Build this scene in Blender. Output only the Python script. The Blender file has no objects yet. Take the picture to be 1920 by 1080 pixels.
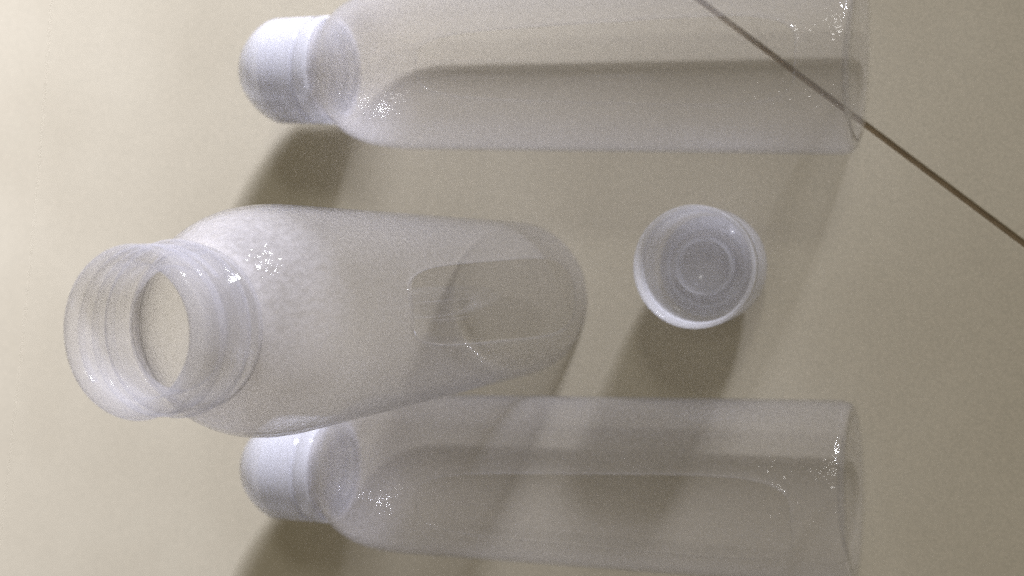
import bpy, bmesh, math, random
from mathutils import Vector, Matrix
random.seed(4)
S = bpy.context.scene
COL = S.collection
CM = 0.01

# ------------------------------------------------------------------ camera
f_px, tilt, tilt2, h = 2135.4, 0.397, 0.027, 41.666
cd = bpy.data.cameras.new('camera')
cd.sensor_width = 36.0
cd.lens = 36.0 * f_px / 1920.0
cd.clip_start = 0.01
cd.clip_end = 50
cam = bpy.data.objects.new('camera', cd)
COL.objects.link(cam)
c, s = math.cos(tilt), math.sin(tilt)
c2, s2 = math.cos(tilt2), math.sin(tilt2)
fw = Vector((-s, 0, -c)); rt = Vector((c, 0, -s)); up = Vector((0, 1, 0))
fw, up = fw * c2 - up * s2, up * c2 + fw * s2
cam.matrix_world = Matrix(((rt.x, up.x, -fw.x, 0), (rt.y, up.y, -fw.y, 0), (rt.z, up.z, -fw.z, h * CM), (0, 0, 0, 1)))
cd.dof.use_dof = True
cd.dof.focus_distance = 0.30
cd.dof.aperture_fstop = 13.0
S.camera = cam

# ------------------------------------------------------------------ room light
w = bpy.data.worlds.new('World')
S.world = w
w.use_nodes = True
bg = w.node_tree.nodes['Background']
bg.inputs[0].default_value = (1.0, 0.89, 0.68, 1)
bg.inputs[1].default_value = 0.235

def lamp_at(name, kind, loc, target, power, size, color, size_y=None, cone=None, blend=1.0):
    d = bpy.data.lights.new(name, kind)
    d.energy = power
    d.color = color
    if kind == 'AREA':
        d.shape = 'RECTANGLE' if size_y else 'DISK'
        d.size = size
        if size_y: d.size_y = size_y
    else:
        d.shadow_soft_size = size
        if cone:
            d.spot_size = math.radians(cone); d.spot_blend = blend
    o = bpy.data.objects.new(name, d)
    COL.objects.link(o)
    o.location = loc
    o.rotation_euler = (Vector(target) - Vector(loc)).to_track_quat('-Z', 'Y').to_euler()
    return o
# round ceiling lamp, up and a little to the right
lamp_at('ceiling_lamp', 'AREA', (0.42, 1.45, 2.0), (-0.15, 0, 0), 7, 0.36, (1, 0.98, 0.95))
# cool lamp low on the far wall, its beam falling mostly on the left of the floor
wl = lamp_at('wall_lamp', 'AREA', (0.85, 2.7, 1.15), (-1.85, -0.85, 0), 40, 0.65, (0.94, 0.955, 1.12), size_y=0.28)
wl.data.spread = math.radians(39)

S.view_settings.view_transform = 'Standard'
S.view_settings.look = 'None'
S.view_settings.exposure = 0
S.view_settings.gamma = 1
S.cycles.max_bounces = 24
S.cycles.transmission_bounces = 20
S.cycles.transparent_max_bounces = 32
S.cycles.glossy_bounces = 6
S.cycles.diffuse_bounces = 12
S.cycles.sample_clamp_indirect = 2.5
S.cycles.blur_glossy = 0.6
S.cycles.use_denoising = False
S.cycles.caustics_refractive = False

# ------------------------------------------------------------------ materials
def new_mat(name):
    m = bpy.data.materials.new(name)
    m.use_nodes = True
    nt = m.node_tree
    for n in list(nt.nodes): nt.nodes.remove(n)
    return m, nt

def N(nt, t, **kw):
    n = nt.nodes.new(t)
    for k, v in kw.items():
        if k in n.inputs: n.inputs[k].default_value = v
        else: setattr(n, k, v)
    return n

def plastic(name, color, clear, milk, rough, bump=None, tint=(1, 1, 1), gloss_rough=0.045, see=0.0, thick=None, through=0.5, pebble=False, ior=1.36):
    """Translucent polymer: refracting part, milky scattering part, some straight-through, glossy skin."""
    m, nt = new_mat(name)
    L = nt.links.new
    out = N(nt, 'ShaderNodeOutputMaterial')
    nrm = None
    if bump:
        tc = N(nt, 'ShaderNodeTexCoord')
        no = N(nt, 'ShaderNodeTexNoise'); no.inputs['Scale'].default_value = bump[0]
        no.inputs['Detail'].default_value = 1.0; no.inputs['Roughness'].default_value = 0.4
        L(tc.outputs['Object'], no.inputs['Vector'])
        b = N(nt, 'ShaderNodeBump'); b.inputs['Strength'].default_value = 1.0
        b.inputs['Distance'].default_value = bump[1]
        L(no.outputs['Fac'], b.inputs['Height'])
        nrm = b.outputs['Normal']
        b2 = N(nt, 'ShaderNodeBump'); b2.inputs['Strength'].default_value = 0.6
        b2.inputs['Distance'].default_value = bump[1]
        L(no.outputs['Fac'], b2.inputs['Height'])
    rf = N(nt, 'ShaderNodeBsdfRefraction'); rf.inputs['Color'].default_value = (*tint, 1)
    rf.inputs['Roughness'].default_value = rough; rf.inputs['IOR'].default_value = 1.45
    tr = N(nt, 'ShaderNodeBsdfTransparent'); tr.inputs['Color'].default_value = (*tint, 1)
    di = N(nt, 'ShaderNodeBsdfDiffuse'); di.inputs['Color'].default_value = (*color, 1)
    tl = N(nt, 'ShaderNodeBsdfTranslucent'); tl.inputs['Color'].default_value = (*color, 1)
    gl = N(nt, 'ShaderNodeBsdfGlossy'); gl.inputs['Roughness'].default_value = gloss_rough
    m1 = N(nt, 'ShaderNodeMixShader'); m1.inputs[0].default_value = see
    L(rf.outputs[0], m1.inputs[1]); L(tr.outputs[0], m1.inputs[2])
    m2 = N(nt, 'ShaderNodeMixShader'); m2.inputs[0].default_value = through
    L(di.outputs[0], m2.inputs[1]); L(tl.outputs[0], m2.inputs[2])
    m3 = N(nt, 'ShaderNodeMixShader')
    # a longer path through the wall at grazing angles scatters more
    lw = N(nt, 'ShaderNodeLayerWeight'); lw.inputs['Blend'].default_value = 0.35
    mr = N(nt, 'ShaderNodeMapRange'); mr.inputs['To Min'].default_value = milk; mr.inputs['To Max'].default_value = min(.9, milk * 3.5)
    L(lw.outputs['Facing'], mr.inputs['Value'])
    if thick:                                  # the moulded wall is thicker, so milkier, towards the neck
        tc2 = N(nt, 'ShaderNodeTexCoord'); sx = N(nt, 'ShaderNodeSeparateXYZ'); L(tc2.outputs['Object'], sx.inputs[0])
        mz = N(nt, 'ShaderNodeMapRange', interpolation_type='SMOOTHSTEP')
        mz.inputs['From Min'].default_value = thick[0]; mz.inputs['From Max'].default_value = thick[1]
        mz.inputs['To Min'].default_value = 1.0; mz.inputs['To Max'].default_value = thick[2]
        L(sx.outputs['Z'], mz.inputs['Value'])
        mm = N(nt, 'ShaderNodeMath', operation='MULTIPLY', use_clamp=True)
        src = mr
        if pebble:                             # pimples of the hammered skin: thicker and thinner spots
            pb = N(nt, 'ShaderNodeMapRange')
            pb.inputs['From Min'].default_value = .35; pb.inputs['From Max'].default_value = .65
            pb.inputs['To Min'].default_value = 0.8; pb.inputs['To Max'].default_value = 1.2
            L(no.outputs['Fac'], pb.inputs['Value'])
            src = N(nt, 'ShaderNodeMath', operation='MULTIPLY')
            L(mr.outputs[0], src.inputs[0]); L(pb.outputs[0], src.inputs[1])
        L(src.outputs[0], mm.inputs[0]); L(mz.outputs[0], mm.inputs[1]); L(mm.outputs[0], m3.inputs[0])
    else:
        L(mr.outputs[0], m3.inputs[0])
    L(m1.outputs[0], m3.inputs[1]); L(m2.outputs[0], m3.inputs[2])
    fr = N(nt, 'ShaderNodeFresnel')
    ge = N(nt, 'ShaderNodeNewGeometry')       # thin wall: the same reflectance from inside and outside
    io = N(nt, 'ShaderNodeMapRange'); io.inputs['To Min'].default_value = ior; io.inputs['To Max'].default_value = 1 / ior
    L(ge.outputs['Backfacing'], io.inputs['Value']); L(io.outputs[0], fr.inputs['IOR'])
    m4 = N(nt, 'ShaderNodeMixShader')
    L(fr.outputs[0], m4.inputs[0]); L(m3.outputs[0], m4.inputs[1]); L(gl.outputs[0], m4.inputs[2])
    if nrm:
        L(nrm, gl.inputs['Normal']); L(nrm, fr.inputs['Normal']); L(b2.outputs['Normal'], rf.inputs['Normal'])
    L(m4.outputs[0], out.inputs['Surface'])
    return m

MILK = (0.84, 0.82, 0.83)
M_frost = plastic('frosted_plastic', MILK, 0, 0.044, 0.34, bump=(640, 0.00036), tint=(.997, .997, 1), see=0.95, thick=(0.170, 0.197, 5.0), pebble=True, ior=1.34)
M_clear = plastic('smooth_clear_plastic', MILK, 0, 0.012, 0.02, tint=(.995, .995, 1), see=0.94)
M_base = plastic('thin_base_plastic', MILK, 0, 0.006, 0.02, tint=(1, 1, 1), see=1.0, ior=1.22)
M_neck = plastic('neck_plastic', (0.85, 0.85, 0.93), 0, 0.12, 0.14, tint=(.997, .997, 1), see=0.88, gloss_rough=0.05)
M_cap = plastic('white_cap_plastic', (0.965, 0.97, 1.0), 0, 0.45, 0.25, tint=(.99, .99, 1), gloss_rough=0.12, see=0.95, through=0.62)

def tile_mat():
    m, nt = new_mat('cream_tile'); L = nt.links.new
    out = N(nt, 'ShaderNodeOutputMaterial'); p = N(nt, 'ShaderNodeBsdfPrincipled')
    tc = N(nt, 'ShaderNodeTexCoord')
    n1 = N(nt, 'ShaderNodeTexNoise'); n1.inputs['Scale'].default_value = 14; n1.inputs['Detail'].default_value = 5
    n2 = N(nt, 'ShaderNodeTexNoise'); n2.inputs['Scale'].default_value = 1150; n2.inputs['Detail'].default_value = 3
    L(tc.outputs['Object'], n1.inputs['Vector']); L(tc.outputs['Object'], n2.inputs['Vector'])
    r1 = N(nt, 'ShaderNodeValToRGB')
    r1.color_ramp.elements[0].position = .3; r1.color_ramp.elements[0].color = (.51, .465, .362, 1)
    r1.color_ramp.elements[1].position = .7; r1.color_ramp.elements[1].color = (.56, .515, .407, 1)
    L(n1.outputs['Fac'], r1.inputs[0])
    r2 = N(nt, 'ShaderNodeValToRGB')
    r2.color_ramp.elements[0].position = .3; r2.color_ramp.elements[0].color = (.88, .885, .88, 1)
    r2.color_ramp.elements[1].position = .7; r2.color_ramp.elements[1].color = (1.07, 1.065, 1.055, 1)
    L(n2.outputs['Fac'], r2.inputs[0])
    mx = N(nt, 'ShaderNodeMix'); mx.data_type = 'RGBA'; mx.blend_type = 'MULTIPLY'; mx.inputs[0].default_value = 1
    L(r1.outputs[0], mx.inputs[6]); L(r2.outputs[0], mx.inputs[7])
    L(mx.outputs[2], p.inputs['Base Color'])
    p.inputs['Roughness'].default_value = 0.38
    p.inputs['Specular IOR Level'].default_value = 0.3
    bp = N(nt, 'ShaderNodeBump'); bp.inputs['Distance'].default_value = 0.00008; bp.inputs['Strength'].default_value = .5
    L(n2.outputs['Fac'], bp.inputs['Height']); L(bp.outputs[0], p.inputs['Normal'])
    L(p.outputs[0], out.inputs[0])
    return m
def grout_mat():
    m, nt = new_mat('brown_grout'); L = nt.links.new
    out = N(nt, 'ShaderNodeOutputMaterial'); p = N(nt, 'ShaderNodeBsdfPrincipled')
    tc = N(nt, 'ShaderNodeTexCoord')
    n1 = N(nt, 'ShaderNodeTexNoise'); n1.inputs['Scale'].default_value = 120; n1.inputs['Detail'].default_value = 6
    L(tc.outputs['Object'], n1.inputs['Vector'])
    r1 = N(nt, 'ShaderNodeValToRGB')
    r1.color_ramp.elements[0].position = .3; r1.color_ramp.elements[0].color = (.22, .165, .105, 1)
    r1.color_ramp.elements[1].position = .75; r1.color_ramp.elements[1].color = (.32, .25, .165, 1)
    L(n1.outputs['Fac'], r1.inputs[0]); L(r1.outputs[0], p.inputs['Base Color'])
    p.inputs['Roughness'].default_value = .9
    L(p.outputs[0], out.inputs[0])
    return m
M_tile, M_grout = tile_mat(), grout_mat()

# ------------------------------------------------------------------ mesh helpers
def mesh_obj(name, verts, faces, mat, parent=None, smooth=True):
    me = bpy.data.meshes.new(name)
    me.from_pydata([tuple(Vector(v) * CM) for v in verts], [], faces)
    bm = bmesh.new(); bm.from_mesh(me)
    bmesh.ops.remove_doubles(bm, verts=bm.verts, dist=1e-6)
    bmesh.ops.recalc_face_normals(bm, faces=bm.faces)
    bm.to_mesh(me); bm.free()
    me.materials.append(mat)
    for p in me.polygons: p.use_smooth = smooth
    o = bpy.data.objects.new(name, me)
    COL.objects.link(o)
    if parent: o.parent = parent
    return o

def lathe(name, prof, mat, parent=None, seg=128, closed=False, sharp=None):
    """prof: (r, z) list in cm; closed=True joins last to first (a solid ring)."""
    V, F = [], []
    for r, z in prof:
        for i in range(seg):
            a = 2 * math.pi * i / seg
            V.append((r * math.cos(a), r * math.sin(a), z))
    n = len(prof)
    for k in range(n if closed else n - 1):
        a, b = k * seg, ((k + 1) % n) * seg
        for i in range(seg):
            j = (i + 1) % seg
            F.append((a + i, a + j, b + j, b + i))
    return mesh_obj(name, V, F, mat, parent)

def smooth_curve(pts, n=6):
    """Catmull-Rom through (r,z) points."""
    out = []
    P = [pts[0]] + list(pts) + [pts[-1]]
    for k in range(1, len(P) - 2):
        p0, p1, p2, p3 = P[k - 1:k + 3]
        for q in range(n):
            t = q / n
            out.append(tuple(0.5 * (2 * b + (cc - a) * t + (2 * a - 5 * b + 4 * cc - d) * t * t + (3 * b - a - 3 * cc + d) * t ** 3)
                             for a, b, cc, d in zip(p0, p1, p2, p3)))
    out.append(pts[-1])
    return out

# ------------------------------------------------------------------ floor
floor = bpy.data.objects.new('floor', None)
e_ang = math.atan2(-0.633, 0.774)
floor['kind'] = 'structure'
G = 0.19   # joint width, cm
TS = 60.0
bed = []
me = bpy.data.meshes.new('floor')
bm = bmesh.new()
bmesh.ops.create_grid(bm, x_segments=1, y_segments=1, size=1.25)
bm.to_mesh(me); bm.free(); me.materials.append(M_grout)
floor = bpy.data.objects.new('floor', me); COL.objects.link(floor)
floor['kind'] = 'structure'
floor.rotation_euler = (0, 0, e_ang)
floor.location = (0, 0, -0.0011)
# one tile mesh with a small rounded arris, shared
def tile_mesh():
    b = bmesh.new()
    bmesh.ops.create_cube(b, size=1.0)
    bmesh.ops.scale(b, vec=((TS - G) * CM, (TS - G) * CM, 0.008), verts=b.verts)
    top = [e for e in b.edges if all(v.co.z > 0 for v in e.verts)]
    bmesh.ops.bevel(b, geom=top, offset=0.0003, segments=2, affect='EDGES')
    bmesh.ops.translate(b, verts=b.verts, vec=(0, 0, 0.0011 - 0.004))
    m = bpy.data.meshes.new('tile'); b.to_mesh(m); b.free()
    m.materials.append(M_tile)
    return m
tm = tile_mesh()
s0, n0 = -18.0, 1.01
for i in (-1, 0, 1):
    for j in (-1, 0, 1):
        t = bpy.data.objects.new('tile', tm)
        COL.objects.link(t); t.parent = floor
        t.location = ((s0 + i * TS) * CM, (n0 - TS / 2 + j * TS) * CM, 0)

# ------------------------------------------------------------------ bottle
RB = 3.04
def wall_radius(z):
    pts = [(0.0, 2.84), (0.06, 2.93), (0.16, 2.99), (0.36, 3.03), (0.8, RB), (15.8, RB), (16.6, 3.035), (17.3, 2.99), (17.9, 2.90),
           (18.3, 2.79), (18.7, 2.63), (19.05, 2.42), (19.35, 2.18), (19.6, 2.0), (19.75, 1.94), (19.9, 1.92)]
    for (z0, r0), (z1, r1) in zip(pts, pts[1:]):
        if z <= z1:
            t = (z - z0) / (z1 - z0)
            return r0 + (r1 - r0) * t
    return pts[-1][1]

P_Z0, P_Z1, P_HALF = 1.6, 14.6, 1.32      # smooth panel: bottom, top, half width along the wall
REC = 0.05
def make_bottle(name, loc, label, group=None, capped=True):
    root = bpy.data.objects.new(name, None); COL.objects.link(root)
    root['label'] = label; root['category'] = 'bottle'
    if group: root['group'] = group
    seg = 120
    dphi = 2 * math.pi / seg
    hc = 12                                   # half number of columns taken by the panel's surround
    zr = [0.0, .06, .16, .36, .6, .8, 1.2]
    zp = [1.2 + (15.0 - 1.2) * k / 24 for k in range(25)]
    zs = [15.4, 15.8, 16.2, 16.6, 16.95, 17.3, 17.6, 17.9, 18.2, 18.5, 18.75, 19.0, 19.2, 19.4, 19.55, 19.7, 19.9]
    rows = zr + zp[1:] + zs
    V, F = [], []
    def pt(phi, z, off=0.0):
        r = wall_radius(z) + off
        return (r * math.cos(phi), r * math.sin(phi), z)
    idx = {}
    for k, z in enumerate(rows):
        for i in range(seg):
            idx[(k, i)] = len(V); V.append(pt((i - hc) * dphi, z))
    k0, k1 = len(zr) - 1, len(zr) - 1 + 24
    for k in range(len(rows) - 1):
        for i in range(seg):
            if k0 <= k < k1 and i < 2 * hc: continue
            j = (i + 1) % seg
            F.append((idx[(k, i)], idx[(k, j)], idx[(k + 1, j)], idx[(k + 1, i)]))
    # loop of grid vertices round the hole
    loop = [(k0, i) for i in range(0, 2 * hc)] + [(k, 2 * hc) for k in range(k0, k1)] + \
           [(k1, i) for i in range(2 * hc, 0, -1)] + [(k, 0) for k in range(k1, k0, -1)]
    zc, hz = (P_Z0 + P_Z1) / 2, (P_Z1 - P_Z0) / 2
    inner = []
    for (k, i) in loop:
        sv = (i - hc) * dphi * RB; zv = rows[k] - zc
        # rounded rectangle found along the ray from the centre (aspect-normalised)
        u_, v_ = sv / P_HALF, zv / hz
        n = 4.5
        t = (abs(u_) ** n + abs(v_) ** n) ** (-1 / n)
        uu, vv = u_ * t, v_ * t
        wd = P_HALF * (1.0 - 0.18 * vv)            # a little wider towards the base
        inner.append((uu * wd, vv * hz))
    prev = [idx[l] for l in loop]
    for q, (t, off) in enumerate(((0.5, 0), (0.88, 0), (0.93, 0.02), (0.965, 0.02), (1.0, -REC))):
        cur = []
        for (k, i), (si, zi) in zip(loop, inner):
            so = (i - hc) * dphi * RB; zo = rows[k] - zc
            cur.append(len(V)); V.append(pt((so + (si - so) * t) / RB, zc + zo + (zi - zo) * t, off))
        for a in range(len(loop)):
            b = (a + 1) % len(loop)
            F.append((prev[a], prev[b], cur[b], cur[a]))
        prev = cur
    BV, BF = [], []                                   # foot ring and shallow push-up
    last = []
    for i in range(seg):
        last.append(len(BV)); BV.append(pt((i - hc) * dphi, 0.0))
    for r, z in smooth_curve([(2.84, 0.0), (2.6, 0.03), (2.25, 0.16), (1.6, 0.36), (0.8, 0.45), (0.001, 0.47)], 5)[1:]:
        cur = []
        for i in range(seg):
            a = (i - hc) * dphi
            cur.append(len(BV)); BV.append((r * math.cos(a), r * math.sin(a), z))
        for i in range(seg):
            j = (i + 1) % seg
            BF.append((last[j], last[i], cur[i], cur[j]))
        last = cur
    body = mesh_obj('body', V, F, M_frost, root)
    base = mesh_obj('base', BV, BF, M_base, root)
    # smooth panel
    V, F = [], []
    prev = None
    for t in (1, .93, .8, .65, .5, .35, .2, .08):
        cur = []
        for si, zi in inner:
            cur.append(len(V)); V.append(pt(si * t / RB, zc + zi * t, -REC))
        if prev:
            for a in range(len(cur)):
                b = (a + 1) % len(cur)
                F.append((prev[a], prev[b], cur[b], cur[a]))
        prev = cur
    F.append(tuple(prev))
    panel = mesh_obj('smooth_panel', V, F, M_clear, root)
    # two fine ridges added on the panel to imitate its bright light streaks
    for off_s, za, zb in ((0.12, 10.6, 14.3), (-0.42, 10.9, 13.6)):
        V, F = [], []
        for i in range(13):
            z = za + (zb - za) * i / 12
            hgt = .05 * min(1, i / 2, (12 - i) / 2)
            for ds, dr in ((-.06, -REC - .01), (-.02, hgt - REC), (.02, hgt - REC), (.06, -REC - .01)):
                V.append(pt((off_s + ds) / RB, z, dr))
            if i:
                for q in range(3):
                    b0 = (i - 1) * 4 + q; b1_ = i * 4 + q
                    F.append((b0, b1_, b1_ + 1, b0 + 1))
        mesh_obj('streak_ridge', V, F, M_clear, panel)
    for o, th in ((body, .0008), (panel, .0007), (base, .0006)):
        md = o.modifiers.new('wall', 'SOLIDIFY'); md.thickness = th; md.offset = -1; md.use_rim = False
    # neck: solid ring, outer skin up, lip, inner skin down
    outer = [(1.95, 19.9), (1.90, 20.15), (1.90, 20.3)]
    lip = [(1.90, 21.75), (1.93, 21.85), (1.94, 21.95), (1.90, 22.03), (1.80, 22.06), (1.62, 22.05), (1.55, 22.0), (1.52, 21.9)]
    inn = [(1.51, 21.4), (1.50, 20.9), (1.47, 20.62), (1.42, 20.52), (1.42, 20.4), (1.50, 20.25), (1.80, 19.95), (1.87, 19.86)]
    neck = lathe('neck', outer + lip + inn, M_neck, root, closed=True)
    lathe('neck_ring', [(1.89, 20.42), (2.0, 20.44), (2.06, 20.50), (2.06, 20.58), (2.0, 20.64), (1.89, 20.68)], M_neck, neck)
    # screw thread: a helical ridge, one and a half turns
    V, F = [], []
    seg_t = 150; turns = 1.5
    for i in range(seg_t + 1):
        a = 2 * math.pi * turns * i / seg_t + 0.6
        z = 20.92 + 0.42 * turns * i / seg_t
        fade = min(1, i / 10, (seg_t - i) / 10)
        for dr, dz in ((-.02, -.12), (.05 * fade, -.05), (.05 * fade, .03), (-.02, .10)):
            r = 1.90 + dr
            V.append((r * math.cos(a), r * math.sin(a), z + dz))
        if i:
            for q in range(3):
                b0 = (i - 1) * 4 + q; b1 = i * 4 + q
                F.append((b0, b1, b1 + 1, b0 + 1))
    mesh_obj('thread', V, F, M_neck, neck)
    if capped:
        cp = cap_parts(root)
    root.location = Vector(loc) * CM
    return root

# outer skin of the cap from its open end (0) to the domed tip, then the inner skin back
CAP_L = 3.86
def cap_profile():
    out = [(2.05, 0.0), (2.09, 0.03), (2.10, 0.10), (2.10, 0.52), (2.07, 0.58), (2.02, 0.60), (2.02, 0.70), (2.07, 0.73), (2.08, 0.80),
           (2.08, 1.6), (2.07, 2.35), (2.05, 2.5)]
    dome = smooth_curve([(2.05, 2.5), (1.93, 2.78), (1.76, 3.05), (1.50, 3.38), (1.20, 3.66), (0.95, 3.80), (0.82, 3.86)], 4)
    tip = [(0.5, 3.86), (0.001, 3.86)]
    return out + dome[1:] + tip
def cap_inner():
    return [(2.0, 0.0), (1.97, 0.06), (1.97, 2.20), (1.93, 2.29), (1.85, 2.32),
            (1.46, 2.32), (1.44, 1.95), (1.40, 1.90), (1.36, 1.95), (1.34, 2.32),
            (1.02, 2.32), (1.00, 1.45), (0.97, 1.40), (0.94, 1.45), (0.92, 2.32), (0.001, 2.32)]
def cap_parts(root):
    """cap screwed on the neck (part of the bottle)"""
    prof = [(r, 19.78 + z) for r, z in reversed(cap_profile())] + [(r, 19.78 + z) for r, z in cap_inner()]
    cap = lathe('cap', prof, M_cap, root)
    lathe('dome_lining', [(r, 19.78 + z) for r, z in cap_void()], M_cap, cap)
    return cap
def cap_void():
    return [(0.001, 2.46), (1.80, 2.46)] + smooth_curve([(1.80, 2.58), (1.62, 2.94), (1.36, 3.30), (1.08, 3.55), (0.85, 3.68), (0.6, 3.72)], 3) + [(0.001, 3.72)]

def place_lying(root, x, y, a, face_deg):
    """axis from the base towards -X turned by a; the panel's centre turned to face_deg (90 = straight up)"""
    ax = Vector((-math.cos(a), -math.sin(a), 0)); side = Vector((-math.sin(a), math.cos(a), 0)); upv = Vector((0, 0, 1))
    fd = math.radians(face_deg)
    lx = side * math.cos(fd) + upv * math.sin(fd)          # local x = panel direction
    ly = ax.cross(lx)
    m = Matrix((( lx.x, ly.x, ax.x, x * CM), (lx.y, ly.y, ax.y, y * CM), (lx.z, ly.z, ax.z, (RB + .012) * CM), (0, 0, 0, 1)))
    root.matrix_world = m

GR = 'capped frosted bottles lying on the floor'
b1 = make_bottle('plastic_bottle', (0, 0, 0), 'frosted plastic bottle with white cap lying across the tile joint', GR)
place_lying(b1, -3.965, 6.363, -0.048, 97)
def copy_tree(o, parent=None):
    cpy = o.copy(); COL.objects.link(cpy)
    if parent:
        cpy.parent = parent; cpy.matrix_parent_inverse = o.matrix_parent_inverse.copy()
    for ch in list(o.children): copy_tree(ch, cpy)
    return cpy
b3 = copy_tree(b1)
b3['label'] = 'frosted plastic bottle with white cap lying on one tile, cap tucked under the open one'
place_lying(b3, -4.011, -7.728, 0.033, 100)
bs = make_bottle('plastic_bottle', (-17.244, -1.641, 0), 'open frosted plastic bottle standing upright without its cap', None, capped=False)
bs.rotation_euler = (0, 0, math.radians(5))

# ------------------------------------------------------------------ loose cap, open end up
lc = bpy.data.objects.new('bottle_cap', None); COL.objects.link(lc)
lc['label'] = 'loose translucent white bottle cap lying open side up beside the standing bottle'
lc['category'] = 'bottle cap'
prof = [(r, CAP_L - z) for r, z in reversed(cap_profile())] + [(r, CAP_L - z) for r, z in cap_inner()]
shell = lathe('shell', prof, M_cap, lc)
lathe('dome_lining', [(r, CAP_L - z) for r, z in cap_void()], M_cap, shell)
V, F = [], []
for i in range(101):
    a = 2 * math.pi * 1.25 * i / 100
    z = CAP_L - 0.5 - 0.42 * 1.25 * i / 100
    for dr, dz in ((.01, -.10), (-.06, -.03), (-.06, .03), (.01, .10)):
        V.append(((1.97 + dr) * math.cos(a), (1.97 + dr) * math.sin(a), z + dz))
    if i:
        for q in range(3):
            b0 = (i - 1) * 4 + q; b_ = i * 4 + q
            F.append((b0, b_, b_ + 1, b0 + 1))
mesh_obj('thread', V, F, M_cap, lc)
lc.location = (-9.235 * CM, -0.325 * CM, 0.0002)
bpy.context.view_layer.update()
